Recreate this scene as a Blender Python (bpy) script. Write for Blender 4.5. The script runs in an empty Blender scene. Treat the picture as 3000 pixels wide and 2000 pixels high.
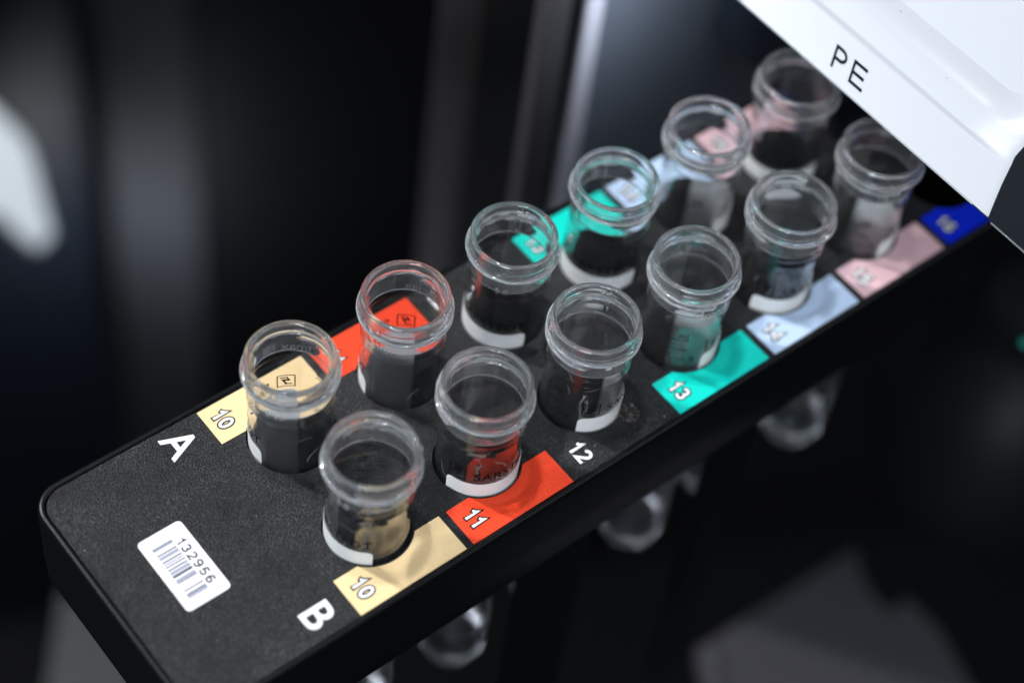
import bpy, bmesh, math, random
from mathutils import Vector, Matrix
random.seed(7)
PI = math.pi
S = 0.024                       # one tube pitch = 24 mm; all numbers below are in pitches

scene = bpy.context.scene
col = scene.collection

# ------------------------------------------------------------------ camera
right = Vector((0.7782651, -0.62089653, 0.09375995))
down = Vector((-0.45171446, -0.65729864, -0.60325164))
fwd = Vector((0.43618514, 0.42713698, -0.79202054))
cam_d = bpy.data.cameras.new('camera')
cam = bpy.data.objects.new('camera', cam_d)
col.objects.link(cam)
M = Matrix((( right.x, -down.x, -fwd.x), (right.y, -down.y, -fwd.y), (right.z, -down.z, -fwd.z))).to_4x4()
M.translation = Vector((-4.8696531, -6.39942803, 12.29804462)) * S
cam.matrix_world = M
cam_d.sensor_width = 36
cam_d.lens = 5866.757 / 3000 * 36
cam_d.clip_start = 0.01
cam_d.clip_end = 50
cam_d.dof.use_dof = True
cam_d.dof.focus_distance = 14.62 * S
cam_d.dof.aperture_fstop = 5.9
cam_d.dof.aperture_blades = 9
scene.camera = cam

# ------------------------------------------------------------------ world: dim room light from above
w = bpy.data.worlds.new('World'); scene.world = w; w.use_nodes = True
nt = w.node_tree; nt.nodes.clear()
tc = nt.nodes.new('ShaderNodeTexCoord'); sx = nt.nodes.new('ShaderNodeSeparateXYZ')
rp = nt.nodes.new('ShaderNodeValToRGB'); bg = nt.nodes.new('ShaderNodeBackground'); ow = nt.nodes.new('ShaderNodeOutputWorld')
nt.links.new(tc.outputs['Generated'], sx.inputs[0]); nt.links.new(sx.outputs['Z'], rp.inputs[0])
rp.color_ramp.elements[0].position = 0.0; rp.color_ramp.elements[0].color = (0.012, 0.014, 0.018, 1)
rp.color_ramp.elements[1].position = 0.9; rp.color_ramp.elements[1].color = (0.12, 0.13, 0.145, 1)
nt.links.new(rp.outputs[0], bg.inputs[0]); bg.inputs[1].default_value = 1.0
nt.links.new(bg.outputs[0], ow.inputs[0])

scene.view_settings.view_transform = 'Standard'
scene.view_settings.look = 'None'
scene.view_settings.exposure = 0
scene.view_settings.gamma = 1
scene.view_settings.use_curve_mapping = False
cy = scene.cycles
cy.max_bounces = 24; cy.transmission_bounces = 20; cy.transparent_max_bounces = 40
cy.glossy_bounces = 8; cy.diffuse_bounces = 3
cy.caustics_refractive = True; cy.caustics_reflective = True
cy.sample_clamp_indirect = 40.0
cy.blur_glossy = 0.3
cy.use_denoising = True

def lamp(name, direction, dist, size, power, colr, target=(1.6, 0, 0), sizey=None):
    d = Vector(direction).normalized()
    l = bpy.data.lights.new(name, 'AREA')
    l.shape = 'DISK' if sizey is None else 'RECTANGLE'
    l.size = size * S
    if sizey: l.size_y = sizey * S
    l.energy = power; l.color = colr
    o = bpy.data.objects.new(name, l); col.objects.link(o)
    o.location = (Vector(target) + d * dist) * S
    o.rotation_euler = d.to_track_quat('Z', 'Y').to_euler()
    return o
lamp('key_lamp', (-0.304, 0.66, 0.687), 40, 1.5, 9.0, (1.0, 0.985, 0.96))
lamp('overhead_lamp', (-0.05, 0.17, 0.98), 40, 1.8, 3.2, (0.93, 0.97, 1.0))
lamp('front_left_lamp', (-0.80, -0.55, 0.29), 46, 20, 10.0, (0.90, 0.95, 1.0), sizey=9)  # broad low light from the front left
lamp('added_strip_light', (-0.75, 0.9, 0.9), 40, 30, 2.6, (0.95, 0.97, 1.0), sizey=2.2)  # unseen strip added for white streaks on the necks and cover
lamp('added_side_strip_light', (0.9, -0.9, 1.0), 40, 30, 1.8, (0.92, 0.96, 1.0), sizey=2.2)  # second unseen strip, added for reflections in the clear plastic
sl = lamp('panel_fill_light', (-0.35, -0.75, 0.85), 2.2, 0.6, 0.010, (0.85, 0.93, 1.0), target=(5.2, 2.68, -0.3)); sl.data.spread = math.radians(80)  # added unseen light that makes the fade on the grey panel
lamp('cabinet_fill_light', (-0.7, -0.6, 0.35), 3.0, 1.6, 0.28, (0.9, 0.95, 1.0), target=(8.5, 17.05, -20.0))  # added unseen light that brightens the middle of the cabinet side

# ------------------------------------------------------------------ materials
def mat(name, base, rough=0.5, metal=0.0, spec=0.5, coat=0.0, bump=None, var=0.0, emit=None):
    m = bpy.data.materials.new(name); m.use_nodes = True
    n = m.node_tree.nodes; L = m.node_tree.links; b = n['Principled BSDF']
    b.inputs['Base Color'].default_value = (*base, 1); b.inputs['Roughness'].default_value = rough
    b.inputs['Metallic'].default_value = metal; b.inputs['Specular IOR Level'].default_value = spec
    b.inputs['Coat Weight'].default_value = coat
    if emit:
        b.inputs['Emission Color'].default_value = (*emit[0], 1); b.inputs['Emission Strength'].default_value = emit[1]
    if bump or var:
        t = n.new('ShaderNodeTexCoord')
    if bump:
        sc, st, ds = bump
        no = n.new('ShaderNodeTexNoise'); no.inputs['Scale'].default_value = sc / S; no.inputs['Detail'].default_value = 4
        no.inputs['Roughness'].default_value = 0.6
        L.new(t.outputs['Object'], no.inputs['Vector'])
        bp = n.new('ShaderNodeBump'); bp.inputs['Strength'].default_value = st; bp.inputs['Distance'].default_value = ds * S
        L.new(no.outputs['Fac'], bp.inputs['Height']); L.new(bp.outputs['Normal'], b.inputs['Normal'])
    if var:
        n2 = n.new('ShaderNodeTexNoise'); n2.inputs['Scale'].default_value = 2.2 / S; n2.inputs['Detail'].default_value = 5
        L.new(t.outputs['Object'], n2.inputs['Vector'])
        mr = n.new('ShaderNodeMapRange'); mr.inputs['To Min'].default_value = rough - var; mr.inputs['To Max'].default_value = rough + var
        mr.inputs['From Min'].default_value = 0.3; mr.inputs['From Max'].default_value = 0.7
        L.new(n2.outputs['Fac'], mr.inputs['Value']); L.new(mr.outputs[0], b.inputs['Roughness'])
    return m

def grain_mat():
    m = mat('textured_black_plastic', (0.012, 0.013, 0.016), 0.42, spec=0.30)
    n = m.node_tree.nodes; L = m.node_tree.links; b = n['Principled BSDF']
    t = n.new('ShaderNodeTexCoord')
    no = n.new('ShaderNodeTexNoise'); no.inputs['Scale'].default_value = 115 / S; no.inputs['Detail'].default_value = 1.5
    L.new(t.outputs['Object'], no.inputs['Vector'])
    bp = n.new('ShaderNodeBump'); bp.inputs['Strength'].default_value = 1.0; bp.inputs['Distance'].default_value = 0.010 * S
    L.new(no.outputs['Fac'], bp.inputs['Height']); L.new(bp.outputs['Normal'], b.inputs['Normal'])
    v = n.new('ShaderNodeTexVoronoi'); v.inputs['Scale'].default_value = 125 / S
    L.new(t.outputs['Object'], v.inputs['Vector'])
    sp = n.new('ShaderNodeSeparateColor'); L.new(v.outputs['Color'], sp.inputs[0])
    big = n.new('ShaderNodeTexNoise'); big.inputs['Scale'].default_value = 1.7 / S; big.inputs['Detail'].default_value = 6
    big.inputs['Roughness'].default_value = 0.62
    L.new(t.outputs['Object'], big.inputs['Vector'])
    cr = n.new('ShaderNodeValToRGB'); cr.color_ramp.elements[0].position = 0.0; cr.color_ramp.elements[0].color = (0.0025, 0.003, 0.004, 1)
    cr.color_ramp.elements[1].position = 1.0; cr.color_ramp.elements[1].color = (0.048, 0.051, 0.058, 1)  # sparse pale cells paint the grain's glints into the base colour
    e = cr.color_ramp.elements.new(0.70); e.color = (0.0075, 0.008, 0.010, 1)
    L.new(sp.outputs[0], cr.inputs[0])
    br = n.new('ShaderNodeMapRange'); br.inputs['From Min'].default_value = 0.32; br.inputs['From Max'].default_value = 0.68
    br.inputs['To Min'].default_value = 0.35; br.inputs['To Max'].default_value = 1.5
    L.new(big.outputs['Fac'], br.inputs['Value'])
    vm = n.new('ShaderNodeVectorMath'); vm.operation = 'SCALE'; L.new(cr.outputs[0], vm.inputs[0]); L.new(br.outputs[0], vm.inputs['Scale'])
    L.new(vm.outputs[0], b.inputs['Base Color'])
    mr = n.new('ShaderNodeMapRange'); mr.inputs['From Min'].default_value = 0.35; mr.inputs['From Max'].default_value = 0.7
    mr.inputs['To Min'].default_value = 0.50; mr.inputs['To Max'].default_value = 0.32
    L.new(big.outputs['Fac'], mr.inputs['Value']); L.new(mr.outputs[0], b.inputs['Roughness'])
    return m

def glass_mat():
    m = bpy.data.materials.new('thick_clear_plastic'); m.use_nodes = True
    n = m.node_tree.nodes; L = m.node_tree.links; n.clear()
    o = n.new('ShaderNodeOutputMaterial'); g = n.new('ShaderNodeBsdfGlass')
    g.inputs['IOR'].default_value = 1.5; g.inputs['Roughness'].default_value = 0.012
    g.inputs['Color'].default_value = (0.985, 0.99, 0.995, 1)
    t = n.new('ShaderNodeTexCoord'); no = n.new('ShaderNodeTexNoise'); no.inputs['Scale'].default_value = 30 / S
    no.inputs['Detail'].default_value = 4
    L.new(t.outputs['Object'], no.inputs['Vector'])
    bp = n.new('ShaderNodeBump'); bp.inputs['Strength'].default_value = 0.07; bp.inputs['Distance'].default_value = 0.004 * S
    L.new(no.outputs['Fac'], bp.inputs['Height']); L.new(bp.outputs['Normal'], g.inputs['Normal'])
    sx = n.new('ShaderNodeSeparateXYZ'); L.new(t.outputs['Object'], sx.inputs[0])
    cb = n.new('ShaderNodeCombineXYZ'); L.new(sx.outputs[0], cb.inputs[0]); L.new(sx.outputs[1], cb.inputs[1])
    ln = n.new('ShaderNodeVectorMath'); ln.operation = 'LENGTH'; L.new(cb.outputs[0], ln.inputs[0])
    mr = n.new('ShaderNodeMapRange'); mr.inputs['From Min'].default_value = 0.336 * S; mr.inputs['From Max'].default_value = 0.352 * S
    mr.inputs['To Min'].default_value = 0.05; mr.inputs['To Max'].default_value = 0.30
    L.new(ln.outputs['Value'], mr.inputs['Value'])
    df = n.new('ShaderNodeBsdfDiffuse'); df.inputs[0].default_value = (0.80, 0.83, 0.87, 1)
    ts = n.new('ShaderNodeBsdfTranslucent'); ts.inputs[0].default_value = (0.80, 0.83, 0.87, 1)
    m1 = n.new('ShaderNodeMixShader'); m1.inputs[0].default_value = 0.5; L.new(df.outputs[0], m1.inputs[1]); L.new(ts.outputs[0], m1.inputs[2])
    m2 = n.new('ShaderNodeMixShader'); L.new(mr.outputs[0], m2.inputs[0]); L.new(g.outputs[0], m2.inputs[1]); L.new(m1.outputs[0], m2.inputs[2])
    L.new(m2.outputs[0], o.inputs[0])
    return m

def thin_mat(name, tint, rough, haze=0.0):
    """thin moulded plastic wall: Schlick reflection over straight transmission"""
    m = bpy.data.materials.new(name); m.use_nodes = True
    n = m.node_tree.nodes; L = m.node_tree.links; n.clear()
    o = n.new('ShaderNodeOutputMaterial')
    ge = n.new('ShaderNodeNewGeometry'); dp = n.new('ShaderNodeVectorMath'); dp.operation = 'DOT_PRODUCT'
    L.new(ge.outputs['Normal'], dp.inputs[0]); L.new(ge.outputs['Incoming'], dp.inputs[1])
    ab = n.new('ShaderNodeMath'); ab.operation = 'ABSOLUTE'; L.new(dp.outputs['Value'], ab.inputs[0])
    su = n.new('ShaderNodeMath'); su.operation = 'SUBTRACT'; su.inputs[0].default_value = 1; L.new(ab.outputs[0], su.inputs[1])
    po = n.new('ShaderNodeMath'); po.operation = 'POWER'; L.new(su.outputs[0], po.inputs[0]); po.inputs[1].default_value = 4.2
    ma = n.new('ShaderNodeMath'); ma.operation = 'MULTIPLY_ADD'; L.new(po.outputs[0], ma.inputs[0])
    ma.inputs[1].default_value = 0.9; ma.inputs[2].default_value = 0.05
    tr = n.new('ShaderNodeBsdfTransparent'); tr.inputs[0].default_value = (*tint, 1)
    gl = n.new('ShaderNodeBsdfGlossy'); gl.inputs['Roughness'].default_value = rough
    mx = n.new('ShaderNodeMixShader'); L.new(ma.outputs[0], mx.inputs[0]); L.new(tr.outputs[0], mx.inputs[1]); L.new(gl.outputs[0], mx.inputs[2])
    out = mx
    if haze:
        df = n.new('ShaderNodeBsdfDiffuse'); df.inputs[0].default_value = (0.8, 0.83, 0.86, 1)
        m2 = n.new('ShaderNodeMixShader'); m2.inputs[0].default_value = haze
        L.new(mx.outputs[0], m2.inputs[1]); L.new(df.outputs[0], m2.inputs[2]); out = m2
    L.new(out.outputs[0], o.inputs[0])
    return m

MT = {}
MT['grain'] = grain_mat()
MT['shell'] = mat('smooth_black_plastic', (0.0035, 0.0038, 0.0048), 0.34, spec=0.22, bump=(22, 0.25, 0.004))
MT['neck'] = glass_mat()
MT['tip'] = mat('clear_tip', (0.66, 0.69, 0.74), 0.20)
MT['tip'].node_tree.nodes['Principled BSDF'].inputs['Transmission Weight'].default_value = 1.0
MT['wall'] = thin_mat('thin_clear_plastic', (0.978, 0.98, 0.985), 0.03, haze=0.005)
MT['emboss'] = thin_mat('embossed_clear_plastic', (0.9, 0.9, 0.9), 0.15, haze=0.30)
MT['band'] = mat('white_writing_field', (0.84, 0.86, 0.87), 0.5, bump=(30, 0.15, 0.004))
def _tl(m):
    n = m.node_tree.nodes; L = m.node_tree.links
    t = n.new('ShaderNodeBsdfTranslucent'); t.inputs[0].default_value = (0.84, 0.86, 0.87, 1)
    x = n.new('ShaderNodeMixShader'); x.inputs[0].default_value = 0.35
    L.new(n['Principled BSDF'].outputs[0], x.inputs[1]); L.new(t.outputs[0], x.inputs[2]); L.new(x.outputs[0], n['Material Output'].inputs[0])
_tl(MT['band'])
MT['ink'] = mat('black_ink', (0.006, 0.006, 0.007), 0.7, spec=0.08)
MT['print_white'] = mat('white_print', (0.78, 0.80, 0.84), 0.4, bump=(70, 0.6, 0.006))
MT['sticker'] = mat('white_sticker', (0.86, 0.87, 0.90), 0.35)
MT['bar'] = mat('barcode_grey', (0.05, 0.05, 0.09), 0.5)
MT['bar_pale'] = mat('barcode_pale_grey', (0.30, 0.32, 0.42), 0.5)
MT['digit'] = mat('sticker_digits', (0.012, 0.010, 0.03), 0.6, spec=0.15)
def lab(name, c): return mat(name, c, 0.42, spec=0.22, bump=(75, 0.55, 0.007))
LC = {10: lab('tan_label', (0.80, 0.60, 0.33)), 11: lab('red_orange_label', (0.80, 0.055, 0.016)),
      13: lab('teal_label', (0.0, 0.62, 0.53)), 14: lab('pale_blue_label', (0.48, 0.62, 0.84)),
      15: lab('pink_label', (0.72, 0.48, 0.53)), 16: lab('blue_label', (0.0, 0.022, 0.72))}
LN = {10: 'tan', 11: 'red orange', 13: 'teal', 14: 'pale blue', 15: 'pink', 16: 'blue'}
MT['cover'] = mat('glossy_white_cover', (0.445, 0.475, 0.52), 0.22, spec=0.6)
MT['cover_ink'] = mat('dark_cover_print', (0.004, 0.010, 0.011), 0.8, spec=0.05)
MT['trim'] = mat('dark_trim', (0.006, 0.008, 0.012), 0.45, spec=0.05)
MT['trim_edge'] = mat('lit_trim_edge', (0.35, 0.40, 0.42), 0.3, metal=0.6)  # pale tone put in for the light the guard's edge catches
MT['floor'] = mat('dark_floor', (0.0012, 0.0015, 0.0022), 0.6, spec=0.1)

# ------------------------------------------------------------------ helpers
def tag(o, label=None, cat=None, group=None, kind=None):
    if label: o['label'] = label
    if cat: o['category'] = cat
    if group: o['group'] = group
    if kind: o['kind'] = kind
    return o

def empty(name, loc=(0, 0, 0), rz=0):
    o = bpy.data.objects.new(name, None); col.objects.link(o)
    o.empty_display_size = 0.005
    o.location = Vector(loc) * S; o.rotation_euler = (0, 0, rz)
    return o

def obj(name, verts, faces, m, parent=None, smooth=False, loc=None):
    me = bpy.data.meshes.new(name)
    me.from_pydata([tuple(c * S for c in v) for v in verts], [], faces)
    me.validate(); me.update()
    bm = bmesh.new(); bm.from_mesh(me); bmesh.ops.recalc_face_normals(bm, faces=bm.faces); bm.to_mesh(me); bm.free()
    me.materials.append(m)
    if smooth:
        me.polygons.foreach_set('use_smooth', [True] * len(me.polygons))
        me.set_sharp_from_angle(angle=math.radians(40))
    o = bpy.data.objects.new(name, me); col.objects.link(o)
    if parent: o.parent = parent
    if loc: o.location = Vector(loc) * S
    return o

def curve_mesh(splines, extrude):
    """filled 2-D outlines (first outer, others holes) with half-thickness extrude -> verts, faces"""
    cu = bpy.data.curves.new('tmp', 'CURVE'); cu.dimensions = '2D'; cu.fill_mode = 'BOTH' if extrude else 'FRONT'; cu.extrude = extrude
    for pts in splines:
        sp = cu.splines.new('POLY'); sp.points.add(len(pts) - 1)
        for p, (x, y) in zip(sp.points, pts): p.co = (x, y, 0, 1)
        sp.use_cyclic_u = True
    o = bpy.data.objects.new('tmp', cu); col.objects.link(o)
    me = bpy.data.meshes.new_from_object(o)
    v = [tuple(x.co) for x in me.vertices]; f = [tuple(p.vertices) for p in me.polygons]
    bpy.data.objects.remove(o); bpy.data.curves.remove(cu); bpy.data.meshes.remove(me)
    return v, f

def text_mesh(s, height, bold=0.0, extrude=0.0, spacing=1.0):
    """text with cap height `height`, centred on its bounding box; verts, faces, (w, h)"""
    cu = bpy.data.curves.new('tmp', 'FONT'); cu.body = s; cu.size = 1.0; cu.resolution_u = 4
    cu.space_character = spacing; cu.offset = bold; cu.extrude = extrude; cu.fill_mode = 'BOTH' if extrude else 'FRONT'
    o = bpy.data.objects.new('tmp', cu); col.objects.link(o)
    me = bpy.data.meshes.new_from_object(o)
    v = [tuple(x.co) for x in me.vertices]; f = [tuple(p.vertices) for p in me.polygons]
    bpy.data.objects.remove(o); bpy.data.curves.remove(cu); bpy.data.meshes.remove(me)
    xs = [a[0] for a in v]; ys = [a[1] for a in v]
    cap = max(ys)
    k = height / cap
    cx = (min(xs) + max(xs)) / 2; cyy = cap / 2
    v = [((a[0] - cx) * k, (a[1] - cyy) * k, a[2]) for a in v]
    return v, f, ((max(xs) - min(xs)) * k, height)

def arc(cx, cy_, rx, ry, a0, a1, n=14):
    return [(cx + rx * math.cos(math.radians(a0 + (a1 - a0) * k / n)), cy_ + ry * math.sin(math.radians(a0 + (a1 - a0) * k / n))) for k in range(n + 1)]
# glyph centre lines in a box of height 1 (strokes, closed flag)
GL = {
 '0': (0.60, [(arc(.30, .5, .225, .42, 90, 450, 28)[:-1], True)]),
 '1': (0.46, [([(.06, .70), (.20, .76), (.30, .92), (.30, .0)], False)]),
 '2': (0.60, [(arc(.30, .68, .215, .24, 165, -35, 12) + [(.06, .075), (.56, .075)], False)]),
 '3': (0.60, [(arc(.28, .71, .20, .21, 160, -85, 12), False), (arc(.28, .30, .23, .225, 85, -162, 14), False)]),
 '4': (0.62, [([(.46, .0), (.46, .90), (.07, .30), (.60, .30)], False)]),
 '5': (0.60, [([(.53, .92), (.16, .92), (.10, .50)] + arc(.29, .32, .235, .25, 130, -160, 14), False)]),
 '6': (0.60, [([(.50, .78)] + arc(.32, .68, .19, .24, 40, 130, 7) + arc(.33, .50, .255, .30, 160, 185, 4) + arc(.30, .30, .225, .23, 180, 520, 22), False)]),
 '9': (0.60, [([(.10, .22)] + arc(.28, .32, .19, .24, 220, 310, 7) + arc(.27, .50, .255, .30, -20, 5, 4) + arc(.30, .70, .225, .23, 0, 340, 22), False)]),
 'P': (0.62, [([(.10, .0), (.10, .94), (.34, .94)] + arc(.34, .70, .22, .24, 90, -90, 14) + [(.10, .46)], False)]),
 'E': (0.58, [([(.55, .06), (.10, .06), (.10, .94), (.55, .94)], False), ([(.10, .50), (.51, .50)], False)]),
}
def ribbon(pts, closed, wd, ext, z, th):
    P = []
    for p in pts:
        q = Vector((p[0], p[1]))
        if not P or (q - P[-1]).length > 0.004: P.append(q)
    n = len(P); L_, R_ = [], []
    for i in range(n):
        a = (P[i] - P[i - 1]).normalized() if (closed or i > 0) else None
        b = (P[(i + 1) % n] - P[i]).normalized() if (closed or i < n - 1) else None
        if a is None: a = b; c = P[i] - b * ext
        elif b is None: b = a; c = P[i] + a * ext
        else: c = P[i]
        na, nb = Vector((-a.y, a.x)), Vector((-b.y, b.x)); mm = (na + nb)
        mm = mm.normalized() if mm.length > 1e-6 else na
        k = wd / 2 / max(0.42, mm.dot(na))
        L_.append(c + mm * k); R_.append(c - mm * k)
    V = [(p.x, p.y, z + th) for p in L_] + [(p.x, p.y, z + th) for p in R_] + [(p.x, p.y, z) for p in L_] + [(p.x, p.y, z) for p in R_]
    F = []
    for i in range(n if closed else n - 1):
        j = (i + 1) % n
        F += [(i, n + i, n + j, j), (2 * n + i, 2 * n + j, 3 * n + j, 3 * n + i), (i, j, 2 * n + j, 2 * n + i), (n + i, 3 * n + i, 3 * n + j, n + j)]
    if not closed: F += [(0, 2 * n, 3 * n, n), (n - 1, 2 * n - 1, 4 * n - 1, 3 * n - 1)]
    return V, F
def glyphs(s, height, wd, ext=0.0, gap=0.12, th=0.0015, sx=1.0):
    """stroke lettering centred on its box; wd, ext in fractions of the height"""
    V, F = [], []; x = 0; k = 0
    for ch in s:
        w_, strokes = GL[ch]
        for pts, cl in strokes:
            v, f = ribbon([((x + p[0]) * sx, p[1]) for p in pts], cl, wd, ext, 0.0, 0.0)
            F += [tuple(q + len(V) for q in ff) for ff in f]
            m4 = len(v) // 2
            V += [(a * height, b * height, (th if q < m4 else 0) + k * 0.00012) for q, (a, b, c) in enumerate(v)]; k += 1
        x += w_ + gap
    tot = (x - gap) * sx * height
    return [(a - tot / 2, b - height / 2, c) for a, b, c in V], F

def circle(cx, cy_, r, n=96, a0=0, a1=2 * PI):
    return [(cx + r * math.cos(a0 + (a1 - a0) * i / n), cy_ + r * math.sin(a0 + (a1 - a0) * i / n)) for i in range(n)]

def rrect(x0, y0, x1, y1, radii, n=10):
    """rounded rectangle, radii for corners (x1,y1),(x0,y1),(x0,y0),(x1,y0)"""
    out = []
    for (cx, cy_, r, a) in ((x1, y1, radii[0], 0), (x0, y1, radii[1], PI / 2), (x0, y0, radii[2], PI), (x1, y0, radii[3], 3 * PI / 2)):
        sx_ = -1 if cx == x1 else 1; sy_ = -1 if cy_ == y1 else 1
        ox, oy = cx + sx_ * r, cy_ + sy_ * r
        if r < 1e-6: out.append((cx, cy_)); continue
        for i in range(n + 1):
            t = a + (PI / 2) * i / n
            out.append((ox + r * math.cos(t), oy + r * math.sin(t)))
    return out

def lathe(profile, n, rfun=None, closed=True):
    V = []; F = []; m = len(profile)
    for i in range(n):
        a = 2 * PI * i / n
        for (r, z, k) in profile:
            rr = rfun(a, r, z) if (rfun and k) else r
            V.append((rr * math.cos(a), rr * math.sin(a), z))
    for i in range(n):
        j = (i + 1) % n
        for k in range(m if closed else m - 1):
            l = (k + 1) % m
            F.append((i * m + k, j * m + k, j * m + l, i * m + l))
    return V, F

def box(x0, y0, z0, x1, y1, z1):
    V = [(x, y, z) for x in (x0, x1) for y in (y0, y1) for z in (z0, z1)]
    return V, [(0, 1, 3, 2), (4, 6, 7, 5), (0, 4, 5, 1), (2, 3, 7, 6), (0, 2, 6, 4), (1, 5, 7, 3)]

def shift(v, dx, dy, dz): return [(a + dx, b + dy, c + dz) for a, b, c in v]

# glyph frame on the rack: reads towards -y, tops towards +x
def on_rack(v, x, y, z): return [(x + b, y - a, z + c) for a, b, c in v]

# ------------------------------------------------------------------ sample rack
YA, YB = 0.4766, -0.4766
HR = 0.3310                                 # socket radius
X0, X1 = -1.85, 8.2
rack = tag(empty('sample_rack', (0, 0, -0.9)), 'long black textured rack with coloured number labels, A and B rows and barcode sticker', 'rack')
def rackpart(name, v, f, m, parent=None, **kw):
    o = obj(name, v if parent else shift(v, 0, 0, 0.9), f, m, parent or rack, **kw)
    return o
holes = [circle(i, y, HR) for i in range(7) for y in (YA, YB)]
g = 0.012
v, f = curve_mesh([rrect(X0 + 0.045 + g, -1.055 + g - 0.002, X1 - 0.05, 1.055 - g + 0.012, (0.02, 0.19, 0.19, 0.02))] + holes, 0.45)
rackpart('top_block', shift(v, 0, 0, -0.45), f, MT['grain'])
# outer shell: wall of the rack with a slightly raised, rounded rim and a chamfered foot
def ring_outline(off):
    return rrect(X0 - off, -1.10 - off, X1 + off, 1.112 + off, (0.05, 0.235 + off, 0.235 + off, 0.05), 12)
prof = [(-0.048, -0.88), (-0.048, 0.006), (-0.041, 0.013), (-0.030, 0.015), (-0.015, 0.013), (-0.006, 0.006), (0.0, -0.006),
        (0.004, -0.05), (0.008, -0.45), (0.006, -0.84), (-0.014, -0.875), (-0.02, -0.88)]
V = []; n_o = len(ring_outline(0)); F = []
for (o_, z) in prof:
    V += [(x, y, z) for x, y in ring_outline(o_)]
for k in range(len(prof)):
    l = (k + 1) % len(prof)
    for i in range(n_o):
        j = (i + 1) % n_o
        F.append((k * n_o + i, k * n_o + j, l * n_o + j, l * n_o + i))
rackpart('outer_shell', V, F, MT['shell'], smooth=True)

for x0, x1 in ((1.24, 1.84), (3.30, 3.66)):
    v, f = box(x0, -1.02, -5.2, x1, -0.86, -0.905)
    rackpart('rack_leg', v, f, MT['floor'])
def color_label(i, row, num):
    lx0 = -0.4642 if row == 'B' else -0.4545
    x0, x1 = i + lx0, i + lx0 + 0.9345
    yc = YB if row == 'B' else YA
    sg = -1 if row == 'B' else 1
    yi, yo = sg * 0.7065, sg * 1.043
    R_ = HR + (0.012 if row == 'B' else 0.004)
    h = abs(yi - yc)
    a = math.acos(h / R_)               # half angle of the arc cut
    pts = [(x0, yo), (x1, yo), (x1, yi)]
    mid = sg * PI / 2
    n = 24
    for k in range(n + 1):
        t = mid - sg * a + sg * 2 * a * k / n if sg > 0 else mid + a - 2 * a * k / n
        pts.append((i + R_ * math.cos(t), yc + R_ * math.sin(t)))
    pts.append((x0, yi))
    v, f = curve_mesh([pts], 0.0012)
    L_ = rackpart('color_label', shift(v, 0, 0, 0.0016), f, LC[num])
    tag(L_, '%s label number %d in row %s' % (LN[num], num, row))
    number(i, row, num, L_)

def number(i, row, num, parent):
    x, y = i - 0.325, (-0.872 if row == 'B' else 0.887)
    if num == 12:
        v, f = glyphs('12', 0.132, 0.19, gap=0.16, sx=1.08)
        rackpart('number', on_rack(v, x + 0.005, y, 0.0006), f, MT['print_white']); return
    v, f = glyphs(str(num), 0.122, 0.365, ext=0.095, gap=0.20, th=0.0012)
    rackpart('number_outline', shift(on_rack(v, x, y, 0.0030), 0, 0, 0.9), f, MT['ink'], parent=parent)
    v, f = glyphs(str(num), 0.122, 0.185, gap=0.20, th=0.0012)
    rackpart('number', shift(on_rack(v, x, y, 0.0048), 0, 0, 0.9), f, MT['print_white'], parent=parent)

for row in 'AB':
    for i, num in enumerate((10, 11, 12, 13, 14, 15, 16)):
        if num == 12: number(i, row, 12, None)
        else: color_label(i, row, num)
v, f, _ = text_mesh('A', 0.240, bold=0.012, extrude=0.0012)
rackpart('row_letter', on_rack([(a * 0.94, b, c) for a, b, c in v], -0.70, 0.882, 0.0016), f, MT['print_white'])
v, f, _ = text_mesh('B', 0.232, bold=0.016, extrude=0.0012)
rackpart('row_letter', on_rack([(a * 1.0, b, c) for a, b, c in v], -0.705, -0.872, 0.0016), f, MT['print_white'])

v, f = curve_mesh([rrect(-1.421, -0.332, -1.061, 0.336, (0.035,) * 4)], 0.002)
st = rackpart('barcode_sticker', shift(v, 0, 0, 0.003), f, MT['sticker'])
bars = [(0.226, .008, 1), (0.212, .018, 0), (0.163, .011, 2), (0.134, .028, 0), (0.097, .012, 1), (0.074, .012, 0), (0.051, .010, 2),
        (0.022, .012, 1), (-0.008, .026, 0), (-0.040, .022, 1), (-0.080, .026, 0), (-0.101, .009, 2), (-0.177, .011, 1),
        (-0.211, .011, 1), (-0.232, .028, 0)]
for tone, nm in ((0, 'bar_pale'), (1, 'bar'), (2, 'digit')):
    V, F = [], []
    for y, wd, t in bars:
        if t != tone: continue
        a, b = box(-1.357, y - wd / 2, 0.0052, -1.198, y + wd / 2, 0.0064)
        F += [tuple(q + len(V) for q in ff) for ff in b]; V += a
    rackpart('barcode', shift(V, 0, 0, 0.9), F, MT['bar' if tone == 2 else nm], parent=st)
v, f = glyphs('132956', 0.072, 0.18, gap=0.20, th=0.0006, sx=1.32)
rackpart('sticker_number', shift(on_rack(v, -1.148, -0.012, 0.0053), 0, 0, 0.9), f, MT['digit'], parent=st)

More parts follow.
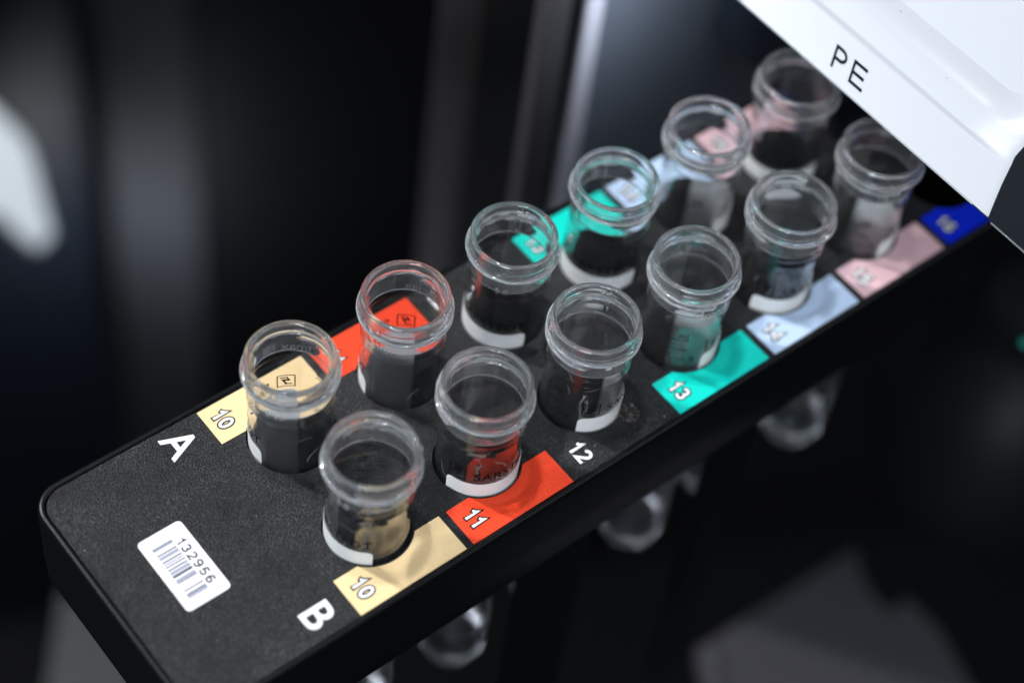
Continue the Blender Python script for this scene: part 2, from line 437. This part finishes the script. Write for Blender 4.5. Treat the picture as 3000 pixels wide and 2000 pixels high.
# ------------------------------------------------------------------ sample tubes
RB = 0.3155                                  # body radius above the rack
def neck_profile():
    P = []
    zi = [0.665 + i * (0.955 - 0.665) / 14 for i in range(15)]
    for z in zi:                             # inner wall, upwards
        t = min(1, max(0, (z - 0.69) / 0.08)); P.append((0.2925 - 0.0015 * (t * t * (3 - 2 * t)), z, 0))
    for k in range(1, 12):                   # rounded lip
        a = PI - PI * k / 12
        P.append((0.312 + 0.021 * math.cos(a), 0.964 + 0.020 * math.sin(a), 0))
    z = 0.96
    while z > 0.666:
        if z > 0.90: r = 0.333
        elif z > 0.885: r = 0.3275 + 0.0055 * (z - 0.885) / 0.015
        elif z > 0.76: r = 0.3275
        else:
            t = (0.76 - z) / 0.095; r = 0.3275 - (0.3275 - RB - 0.001) * t
        P.append((r, z, 1)); z -= 0.0045
    P.append((RB + 0.001, 0.665, 1))
    return P
def thread(a, r, z):
    out = 0
    s0 = math.radians(235); TOT = 2 * PI * 1.35
    for k in range(3):
        s = (a - s0) % (2 * PI) + 2 * PI * k
        if s > TOT: continue
        zh = 0.872 - 0.060 * s / (2 * PI)
        tp = min(1, s / 0.14, (TOT - s) / 0.14)
        d = abs(z - zh) / 0.0135
        if d < 1.5: out = max(out, 0.031 * math.sqrt(max(0, tp)) * math.exp(-d ** 6))
    for c in (0.6, 2.9, 4.9):                # parting lines of the mould
        da = abs((a - c + PI) % (2 * PI) - PI)
        out = max(out, 0.0035 * math.exp(-(da / 0.018) ** 2)) if out < 0.004 else out
    return r + out
neck_V, neck_F = lathe(neck_profile(), 224, thread)

def body_profile():
    P = []
    outer = [(RB + 0.001, 0.662), (RB + 0.0045, 0.640), (RB + 0.0045, 0.632), (RB, 0.626), (RB, 0.562), (RB + 0.0035, 0.556), (RB + 0.0035, 0.549), (RB - 0.001, 0.543),
             (RB - 0.002, 0.3), (RB - 0.003, 0.0), (RB - 0.010, -1.2), (RB - 0.015, -2.2)]
    inner = [(max(0.008, r - 0.020), z) for r, z in outer]
    inner[0] = (0.2925, 0.662)
    inner = [inner[0], (0.294, 0.55)] + [q for q in inner if q[1] < 0.5]
    return [(r, z, 0) for r, z in outer] + [(r, z, 0) for r, z in reversed(inner)]
body_V, body_F = lathe(body_profile(), 128)
def tip_profile():
    outer = [(RB - 0.015, -2.205), (RB - 0.016, -2.5), (RB - 0.022, -2.62)]
    for k in range(1, 11):
        t = k / 10; outer.append((max(0.001, (RB - 0.022) * math.cos(PI / 2 * t) ** 0.8), -2.62 - 0.50 * t))
    inner = [(RB - 0.035, -2.205), (RB - 0.037, -2.5), (RB - 0.045, -2.60)]
    for k in range(1, 9):
        t = k / 8; inner.append((max(0.001, (RB - 0.045) * (1 - t)), -2.60 - 0.44 * t))
    return [(r, z, 0) for r, z in outer] + [(r, z, 0) for r, z in reversed(inner)]
tip_V, tip_F = lathe(tip_profile(), 96)

def wrap(v2, r, phi, z):
    """lay flat (x, y, height) points on the tube wall; x runs anticlockwise"""
    return [((r + c) * math.cos(phi + a / r), (r + c) * math.sin(phi + a / r), z + b) for a, b, c in v2]

BANDW = math.radians(146)
BT = 0.158
def band_mesh():
    nA, nZ = 60, 40
    ztop, zbot, rad = BT, -1.25, 0.05
    V = []; F = []
    zs = [ztop - rad * (1 - math.cos(PI / 2 * k / 8)) for k in range(9)] + [ztop - rad - (ztop - rad - zbot) * k / 16 for k in range(1, 17)]
    for rr in (RB + 0.0006, RB + 0.0022):
        for z in zs:
            d = max(0, rad - (ztop - z)); inset = rad - math.sqrt(max(0, rad * rad - d * d))
            a0 = inset / RB; a1 = BANDW - inset / RB
            tr = -0.003 * min(1, max(0, -z + 0.3) / 0.3) - 0.007 * min(1, max(0, -z) / 1.2) - 0.007 * min(1, max(0, -z - 1.2) / 1.25)
            for k in range(nA + 1):
                a = a0 + (a1 - a0) * k / nA
                V.append(((rr + tr + 0.0022) * math.cos(a), (rr + tr + 0.0022) * math.sin(a), z))
    m = nA + 1; N = m * len(zs)
    for s in (0, 1):
        for j in range(len(zs) - 1):
            for k in range(nA):
                q = s * N + j * m + k; F.append((q, q + 1, q + m + 1, q + m))
    def rim(idx):
        for a, b in zip(idx, idx[1:]): F.append((a, b, b + N, a + N))
    rim([k for k in range(m)]); rim([(len(zs) - 1) * m + k for k in range(m)])
    rim([j * m for j in range(len(zs))]); rim([j * m + nA for j in range(len(zs))])
    return V, F
band_V, band_F = band_mesh()

def stroke(pts, wd):
    V = []; F = []
    for (x0, y0), (x1, y1) in zip(pts, pts[1:]):
        L_ = math.hypot(x1 - x0, y1 - y0); nx, ny = -(y1 - y0) / L_ * wd / 2, (x1 - x0) / L_ * wd / 2
        ex, ey = (x1 - x0) / L_ * wd / 2, (y1 - y0) / L_ * wd / 2
        n = max(1, int(L_ / 0.02)); b = len(V)
        for k in range(n + 1):
            t = k / n; px = x0 - ex + (x1 - x0 + 2 * ex) * t; py = y0 - ey + (y1 - y0 + 2 * ey) * t
            V += [(px + nx, py + ny, 0), (px - nx, py - ny, 0)]
        for k in range(n): F.append((b + 2 * k, b + 2 * k + 1, b + 2 * k + 3, b + 2 * k + 2))
    return V, F
def merge(parts):
    V, F = [], []
    for v, f in parts:
        F += [tuple(q + len(V) for q in ff) for ff in f]; V += list(v)
    return V, F

RP = RB + 0.0030
# logo: a framed double hook, then the maker's word
logo_parts = [stroke([(-.066, -.066), (.066, -.066), (.066, .066), (-.066, .066), (-.066, -.066)], .009),
              stroke([(.040, .038), (-.008, .038), (-.026, .004), (.014, .004)], .012),
              stroke([(-.014, .012), (.026, .012), (-.004, -.040)], .014),
              stroke([(-.040, -.038), (.004, -.038), (.010, -.018)], .012)]
lv, lf = merge(logo_parts)
logo_w = wrap(lv, RP, 0.27, 0.262), lf
tv, tf, (tw, th_) = text_mesh('SARSTEDT', 0.080, bold=0.004, spacing=1.06)
k_ = 0.585 / tw
tv = [(a * k_, b, c) for a, b, c in tv]
word_w = wrap(tv, RP, 0.27 + (0.13 + 0.2925) / RP, 0.250), tf
print_V, print_F = merge([logo_w, word_w])
# graduations to the left of the logo
gp = []
for k in range(-6, 4):
    z = 0.115 * k + 0.03
    gp.append((lambda q: (wrap(q[0], RP, -0.72, z), q[1]))(stroke([(-0.085, 0), (0.085, 0)], 0.008)))
    if k < 3:
        gp.append((lambda q: (wrap(q[0], RP, -0.72, z + 0.0575), q[1]))(stroke([(-0.085, 0), (-0.02, 0)], 0.006)))
t1 = text_mesh('ml', 0.055); gp.append((wrap(t1[0], RP, -0.60, 0.425), t1[1]))
for k, s in ((1, '8'), (-1, '6'), (-3, '4')):
    t1 = text_mesh(s, 0.050); gp.append((wrap(t1[0], RP, -0.28, 0.115 * k + 0.03), t1[1]))
grad_V, grad_F = merge(gp)
def moulded(s):
    a = text_mesh(s, 0.062, bold=0.004)
    b = text_mesh('Imax', 0.085, bold=0.004)
    tri = stroke([(-.04, .032), (.04, .032), (0, -.032), (-.04, .032)], .009)
    if s != '5.10':
        return wrap(a[0], RB + 0.0065, math.radians(102), 0.682), a[1]
    return merge([(wrap(a[0], RB + 0.0065, math.radians(168 if s == '5.10' else 102), 0.682), a[1]),
                  (wrap(b[0], RB + 0.0105, math.radians(2), 0.700), b[1]),
                  (wrap(tri[0], RB + 0.0105, math.radians(-24), 0.705), tri[1])])
TH0 = math.atan2(-0.6996, -0.7145)

def make_tube(code):
    t = empty('sample_tube')
    obj('screw_neck', neck_V, neck_F, MT['neck'], t, smooth=True)
    obj('tube_body', body_V, body_F, MT['wall'], t, smooth=True)
    obj('tube_tip', tip_V, tip_F, MT['tip'], t, smooth=True)
    obj('writing_field', band_V, band_F, MT['band'], t, smooth=True)
    obj('printed_name', print_V, print_F, MT['ink'], t)
    obj('graduation_scale', grad_V, grad_F, MT['ink'], t)
    v, f = moulded(code)
    obj('embossed_code', v, f, MT['emboss'], t)
    return t
def copy_tree(o, parent=None):
    c = o.copy(); col.objects.link(c); c.parent = parent
    for ch in list(o.children): copy_tree(ch, c)
    return c
protos = {'5.10': make_tube('5.10'), '5.8': make_tube('5.8')}
used = set()
tubes = [  # index, row, band start angle from the front (deg), moulded code, label
    (0, 'A', -178, '5.10', 'clear tube in row A beside the tan label 10, orange label behind it'),
    (1, 'A', -193, '5.10', 'clear tube in row A standing before the red orange label 11'),
    (2, 'A', -108, '5.8', 'clear tube in row A just before the teal label, third from the A letter'),
    (3, 'A', -84, '5.8', 'clear tube in row A with pale blue label showing through its open mouth'),
    (4, 'A', 36, '5.8', 'clear tube in row A with pink label seen through its open mouth'),
    (5, 'A', -75, '5.10', 'farthest clear tube in row A, partly hidden by the PE cover'),
    (0, 'B', -130, '5.8', 'nearest clear tube in row B beside tan label 10, its rim out of focus'),
    (1, 'B', -38, '5.8', 'clear tube in row B beside the red orange label 11'),
    (2, 'B', 0, '5.8', 'clear tube in row B beside the white number 12 and the crumbs'),
    (3, 'B', 36, '5.10', 'clear tube in row B beside the teal label 13'),
    (4, 'B', -28, '5.8', 'clear tube in row B beside the pale blue label 14'),
    (5, 'B', 32, '5.10', 'clear tube in row B beside the pink label 15, nearest the blue label'),
]
for (i, row, st_, code, label) in tubes:
    if code in used: o = copy_tree(protos[code])
    else: o = protos[code]; used.add(code)
    o.location = Vector((i, YA if row == 'A' else YB, 0)) * S
    o.rotation_mode = 'ZYX'
    o.rotation_euler = (math.radians(random.uniform(-.7, .7)), math.radians(random.uniform(-.7, .7)), TH0 + math.radians(st_))
    o.location.z += random.uniform(-0.006, 0.006) * S
    parts_ = []
    for q in range(random.randint(2, 4)):       # fine scratches and lint on each wall
        x0, z0_ = random.uniform(-0.9, 0.9), random.uniform(0.05, 0.6); an = random.uniform(0, PI); pts = [(0, 0)]
        for _ in range(random.randint(3, 7)):
            an += random.uniform(-.5, .5); pts.append((pts[-1][0] + 0.022 * math.cos(an), pts[-1][1] + 0.022 * math.sin(an)))
        v, f = stroke(pts, random.uniform(.002, .0045))
        parts_.append((wrap(v, RB + 0.0012, x0 - math.radians(st_), z0_), f))
    v, f = merge(parts_)
    sc_ = obj('scratch_marks', v, f, MT['emboss'], o)
    tag(o, label, 'tube', 'sample tubes standing in the rack')

# dust on the rack top
V, F = [], []
for k in range(46):
    x, y = random.uniform(-1.75, 6.5), random.uniform(-1.0, 1.0)
    if min(math.hypot(x - i, y - yy) for i in range(7) for yy in (YA, YB)) < 0.35: continue
    r = random.uniform(.002, .0045); b = len(V); ph = random.random() * PI; el = random.choice([1, 1, 1.5, 4])
    V += [(x + r * el * math.cos(ph) * cu_ - r * math.sin(ph) * su_, y + r * el * math.sin(ph) * cu_ + r * math.cos(ph) * su_, 0.0055) for cu_, su_ in [(math.cos(t * PI / 3), math.sin(t * PI / 3)) for t in range(6)]]
    F.append(tuple(range(b, b + 6)))
tag(obj('dust', V, F, mat('pale_dust', (0.45, 0.45, 0.46), 0.8)), 'sparse pale dust flecks scattered over the black rack top', 'dust', kind='stuff')

# crumbs of residue on the rack
V, F = [], []
for k in range(150):
    r = 0.004 + 0.007 * random.random() ** 2; a = random.random() * 2 * PI; d = 0.085 * math.sqrt(random.random())
    cx, cy_ = 2.215 + d * math.cos(a), -0.80 + d * 1.1 * math.sin(a); b = len(V)
    pts = [(random.uniform(.6, 1) * r * x, random.uniform(.6, 1) * r * y, random.uniform(.5, 1) * r * z) for x, y, z in
           ((1, 0, .3), (-1, 0, .3), (0, 1, .3), (0, -1, .3), (0, 0, 1), (0, 0, -.3))]
    V += [(x + cx, y + cy_, z + r * .3) for x, y, z in pts]
    F += [(b + p, b + q, b + s) for p, q, s in ((0, 2, 4), (2, 1, 4), (1, 3, 4), (3, 0, 4), (2, 0, 5), (1, 2, 5), (3, 1, 5), (0, 3, 5))]
tag(obj('residue_crumbs', V, F, mat('dried_residue', (0.10, 0.09, 0.08), 0.25)), 'small patch of glittering dark crumbs on the rack near number 12', 'residue', kind='stuff')

# ------------------------------------------------------------------ white machine cover
N_ = Vector((-math.sqrt(.5), 0, math.sqrt(.5))); VD = Vector((math.sqrt(.5), 0, math.sqrt(.5))); P0 = Vector((4.535, 0, 1.675))
def sstep(t): t = min(1, max(0, t)); return t * t * (3 - 2 * t)
def side_y(vv):
    pts = [(0, -1.834), (.133, -1.781), (.25, -1.736), (.384, -1.693), (.46, -1.673), (1.0, -1.655), (4, -1.65)]
    for (a, b), (c, d) in zip(pts, pts[1:]):
        if vv <= c: return b + (d - b) * (vv - a) / (c - a)
    return -1.65
def rsd(y, vv):
    """distance inside a rounded rectangle outline (right limit y=-2.02, lower limit v=.365)"""
    R_ = 0.62
    px = (y + 2.02); pv = vv - 0.365
    if px < R_ and pv < R_: return R_ - math.hypot(R_ - px, R_ - pv)
    return min(px, pv)
def cover_h(y, vv):
    s = rsd(y, vv)
    e = y - side_y(vv); fd = sstep(e / 0.50)
    h = -0.036 * sstep((s + 0.012) / 0.055) * fd
    h -= 0.20 * sstep((s - 0.165) / 0.50) * fd
    if e < 0.10: h -= 0.10 - math.sqrt(max(0, 0.01 - (0.10 - e) ** 2))
    if vv < 0.012: h -= 0.012 - vv
    return h
ys = [0.0, .004, .01, .02, .035, .055, .08, .11] + [.14 + .030 * k for k in range(110)]
ytot = 1.75
vs = [0, .004, .012] + [.02 + .0075 * k for k in range(100)] + [.78 + .03 * k for k in range(60)]
V = []
def cpt(y, vv, h): p = P0 + VD * vv + N_ * h; return (p.x, y, p.z)
for back in (0, 1):
    for vv in vs:
        y0 = side_y(vv)
        for yy in ys:
            y = y0 + yy * (ytot - y0) / ys[-1]
            V.append(cpt(y, vv, (cover_h(y, vv) if not back else -0.14)))
m = len(ys); Nn = m * len(vs); F = []
for s in (0, 1):
    for j in range(len(vs) - 1):
        for k in range(m - 1):
            q = s * Nn + j * m + k; F.append((q, q + 1, q + m + 1, q + m))
for idx in ([k for k in range(m)], [(len(vs) - 1) * m + k for k in range(m)], [j * m for j in range(len(vs))], [j * m + m - 1 for j in range(len(vs))]):
    for a, b in zip(idx, idx[1:]): F.append((a, b, b + Nn, a + Nn))
cover = tag(empty('machine_cover', P0), 'glossy white machine cover printed PE slanting over the far end of the rack', 'machine cover')
def coverpart(name, v, f, mm, **kw): return obj(name, shift(v, -P0.x, -P0.y, -P0.z), f, mm, cover, **kw)
coverpart('cover_shell', V, F, MT['cover'], smooth=True)
# letters: read towards -y, tops up the slope
for ch, y0, wd in (('P', 0.044, 0.132), ('E', -0.150, 0.166)):
    v, f = glyphs(ch, 0.156, 0.150, th=0.0008, sx=wd / 0.156 / 0.56)
    mx_ = min(a for a, b, c in v)
    v = [cpt(y0 - (a - mx_) - 0.45 * (0.074 - b), 0.163 + b, 0.0012 + c) for a, b, c in v]
    coverpart('cover_letter', v, f, MT['cover_ink'])
v, f = box(5.53, 0.35, 0.03, 8.4, 1.9, 1.45)
coverpart('shade_block', v, f, MT['trim'])  # dark block added in place of the shade over row A's blue label
# small dust specks on the cover
V, F = [], []
for (y, vv, r) in ((-.138, .723, .006), (-.796, .571, .004), (-.932, .582, .003), (-.418, .757, .003)):
    b = len(V); h = cover_h(y, vv) + 0.002
    V += [cpt(y + r * math.cos(a) * .6, vv + r * math.sin(a), h) for a in [k * PI / 4 for k in range(8)]]; F.append(tuple(range(b, b + 8)))
coverpart('dirt_speck', V, F, MT['cover_ink'])
# dark guard continuing beyond the cover's corner
V = []
for y in (-1.6, -3.4):
    for vv, h in ((0, -.004), (0, -.05), (2.6, -.05), (2.6, -.004)): V.append(cpt(y, vv, h - (0.02 if vv else 0)))
coverpart('dark_guard', V, [(0, 1, 2, 3), (4, 7, 6, 5), (0, 4, 5, 1), (1, 5, 6, 2), (2, 6, 7, 3), (3, 7, 4, 0)], MT['trim'])
V = []
for y in (-1.80, -3.4):
    for vv, h in ((-.014, -.012), (-.014, .0), (-.002, .006), (-.002, -.012)): V.append(cpt(y, vv, h))
coverpart('guard_edge', V, [(0, 1, 2, 3), (4, 7, 6, 5), (0, 4, 5, 1), (1, 5, 6, 2), (2, 6, 7, 3), (3, 7, 4, 0)], MT['trim_edge'])

# ------------------------------------------------------------------ surroundings
v, f = box(-60, -60, -34.5, 60, 60, -34)
tag(obj('floor', v, f, MT['floor']), 'dark floor far below the rack', None, kind='structure')

def slab(name, p, q, z0, z1, thick, m, label, cat, kind=None):
    """upright slab from p to q (plan), front face on the line p-q"""
    d = Vector((q[0] - p[0], q[1] - p[1])); nrm = Vector((-d.y, d.x)).normalized()
    if nrm.dot(Vector((0.43, 0.43))) < 0: nrm = -nrm
    a = [p, q, (q[0] + nrm.x * thick, q[1] + nrm.y * thick), (p[0] + nrm.x * thick, p[1] + nrm.y * thick)]
    cx = sum(t[0] for t in a) / 4; cyy = sum(t[1] for t in a) / 4
    V = [(x - cx, y - cyy, z) for z in (0, z1 - z0) for x, y in a]
    F = [(0, 1, 2, 3), (7, 6, 5, 4), (0, 4, 5, 1), (1, 5, 6, 2), (2, 6, 7, 3), (3, 7, 4, 0)]
    o = obj(name, V, F, m, loc=(cx, cyy, z0))
    bv = o.modifiers.new('edge', 'BEVEL'); bv.width = 0.03 * S; bv.segments = 2; bv.limit_method = 'ANGLE'
    return tag(o, label, cat, kind=kind)
grey = mat('grey_machine_panel', (0.10, 0.115, 0.145), 0.35, bump=(3, 0.1, 0.01))
alu = mat('pale_aluminium', (0.45, 0.45, 0.53), 0.45)
charcoal = mat('charcoal_panel', (0.009, 0.0085, 0.0085), 0.5, bump=(3, 0.1, 0.01))
midgrey = mat('mid_grey_profile', (0.085, 0.085, 0.105), 0.45)
darkgrey = mat('dark_grey_profile', (0.042, 0.040, 0.045), 0.5)
black = mat('black_panel', (0.0012, 0.0014, 0.002), 0.6, spec=0.1)
bluegrey = mat('blue_grey_cabinet', (0.010, 0.011, 0.013), 0.7, spec=0.1)
slab('machine_side_panel', (4.93, 2.68), (11.0, 2.68), -9, 0.9, 0.3, grey, 'smooth blue grey machine panel behind the far end of the rack', 'panel')
slab('aluminium_profile', (4.79, 2.78), (4.915, 2.68), -9, 0.9, 0.3, alu, 'narrow pale upright metal strip at the edge of the grey panel', 'metal strip')
slab('charcoal_panel', (4.55, 3.05), (4.80, 2.95), -9, 0.9, 0.25, darkgrey, 'dark upright strip directly left of the pale metal strip', 'panel')
slab('black_panel', (5.5, 4.95), (8.5, 3.4), -12, -0.4, 0.3, charcoal, 'brownish black upright panel between the two grey strips', 'panel')
slab('grey_profile', (5.62, 4.98), (5.87, 4.78), -12, -0.4, 0.2, midgrey, 'lighter narrow edge of the out of focus grey post', 'post')
slab('dark_post', (5.35, 5.42), (5.67, 5.12), -12, -0.4, 0.3, darkgrey, 'broad dark grey out of focus post beside the black gap', 'post')
slab('cabinet_side', (7.75, 17.75), (9.1, 16.6), -34, -8, 0.5, bluegrey, 'blurred grey cabinet panel at the left of the photo', 'cabinet panel')
slab('black_partition', (9.15, 16.75), (17.5, 11.5), -34, -6, 0.5, black, 'large black partition behind the rack', 'partition')
slab('navy_partition', (3.5, 19.2), (7.6, 18.4), -34, -7, 0.5, mat('navy_partition', (0.003, 0.0045, 0.008), 0.5, spec=0.2), 'dark navy partition at the far left', 'partition')

# white plastic lever at far left, strongly out of focus
A3 = Vector((4.9, 15.2, -11.0)); 
pl = [(4.42, 15.553, -11.15), (4.556, 15.02, -11.363), (4.824, 13.97, -11.781), (4.779, 13.624, -11.993), (4.484, 12.67, -12.67), (4.181, 12.656, -12.844), (4.04, 13.024, -12.723), (3.912, 13.509, -12.532), (3.544, 13.547, -12.714), (3.037, 13.541, -12.997)]
c0 = Vector(pl[0]); V = [tuple(Vector(p) - Vector(pl[5])) for p in pl] + [tuple(Vector(p) - Vector(pl[5]) + fwd * 0.9 - right * 0.3) for p in pl]
n = len(pl); F = [tuple(range(n)), tuple(range(2 * n - 1, n - 1, -1))] + [(i, (i + 1) % n, (i + 1) % n + n, i + n) for i in range(n)]
lev = obj('white_nozzle', V, F, mat('white_nozzle', (0.42, 0.46, 0.50), 0.5, metal=0.6), loc=Vector(pl[5]) - right * 0.42)
bv = lev.modifiers.new('edge', 'BEVEL'); bv.width = 0.05 * S; bv.segments = 2; bv.limit_method = 'ANGLE'
tag(lev, 'blurred white pointed plastic part jutting in at the left edge', 'machine part')

# pale grey deck plate lower right, and the black arm over it
def plate(name, pts, z, th, m, label, cat, kind=None):
    cx = sum(p[0] for p in pts) / len(pts); cyy = sum(p[1] for p in pts) / len(pts)
    v, f = curve_mesh([[(x - cx, y - cyy) for x, y in pts]], th / 2)
    return tag(obj(name, shift(v, 0, 0, -th / 2), f, m, loc=(cx, cyy, z)), label, cat, kind=kind)
plate('deck_plate', [(8.40, 0.02), (6.0, 0.13), (4.4, -2.5), (4.5, -5), (7.8, -5), (8.2, -2.2), (8.45, -1.42), (8.44, -0.86), (8.16, -0.92), (8.10, -0.68), (8.19, -0.32)],
      -9, 0.4, mat('grey_deck', (0.034, 0.034, 0.041), 0.5), 'blurred grey deck plate at the lower right below the rack', 'deck plate')
plate('deck_ledge', [(5.95, 0.05), (5.8, 0.12), (4.1, -2.6), (4.3, -2.7)], -8.9, 0.3, mat('ledge_grey', (0.05, 0.05, 0.06), 0.45), 'paler narrow ledge along the left edge of the grey deck plate', 'ledge')
plate('lower_cabinet', [(0.75, 6.9), (1.35, 3.5), (0.4, 3.2), (-0.6, 5.2)], -12, 2, mat('pale_cabinet', (0.012, 0.014, 0.017), 0.6), 'pale blurred cabinet top below the near left end of the rack', 'cabinet')

# dark rounded flask at the right
prof = [(0.02, -2.6), (1.0, -2.55), (1.5, -2.2), (1.65, -1.6), (1.55, -0.7), (1.25, 0.0), (0.95, 0.35), (0.8, 0.5), (0.86, 0.56), (0.86, 0.75), (0.78, 0.8), (0.02, 0.8)]
v, f = lathe([(r, z, 0) for r, z in prof], 64, closed=False)
fl = obj('dark_flask', v, f, mat('dark_flask_plastic', (0.0045, 0.005, 0.0065), 0.5, spec=0.12), smooth=True, loc=(10.6, -0.1, -6.4))
tag(fl, 'dark glossy rounded container, blurred at the right edge', 'container')

# small teal indicator lamp at the right edge
v, f = lathe([(0.001, 0.05, 0), (0.03, 0.045, 0), (0.05, 0.02, 0), (0.055, 0, 0), (0.001, 0, 0)], 24, closed=False)
tag(obj('indicator_lamp', v, f, mat('teal_led', (0, .1, .08), 0.4, emit=((0.0, 0.5, 0.38), 0.15)), loc=(7.2, -1.32, -2.3)), 'tiny teal indicator glow at the right edge', 'indicator')
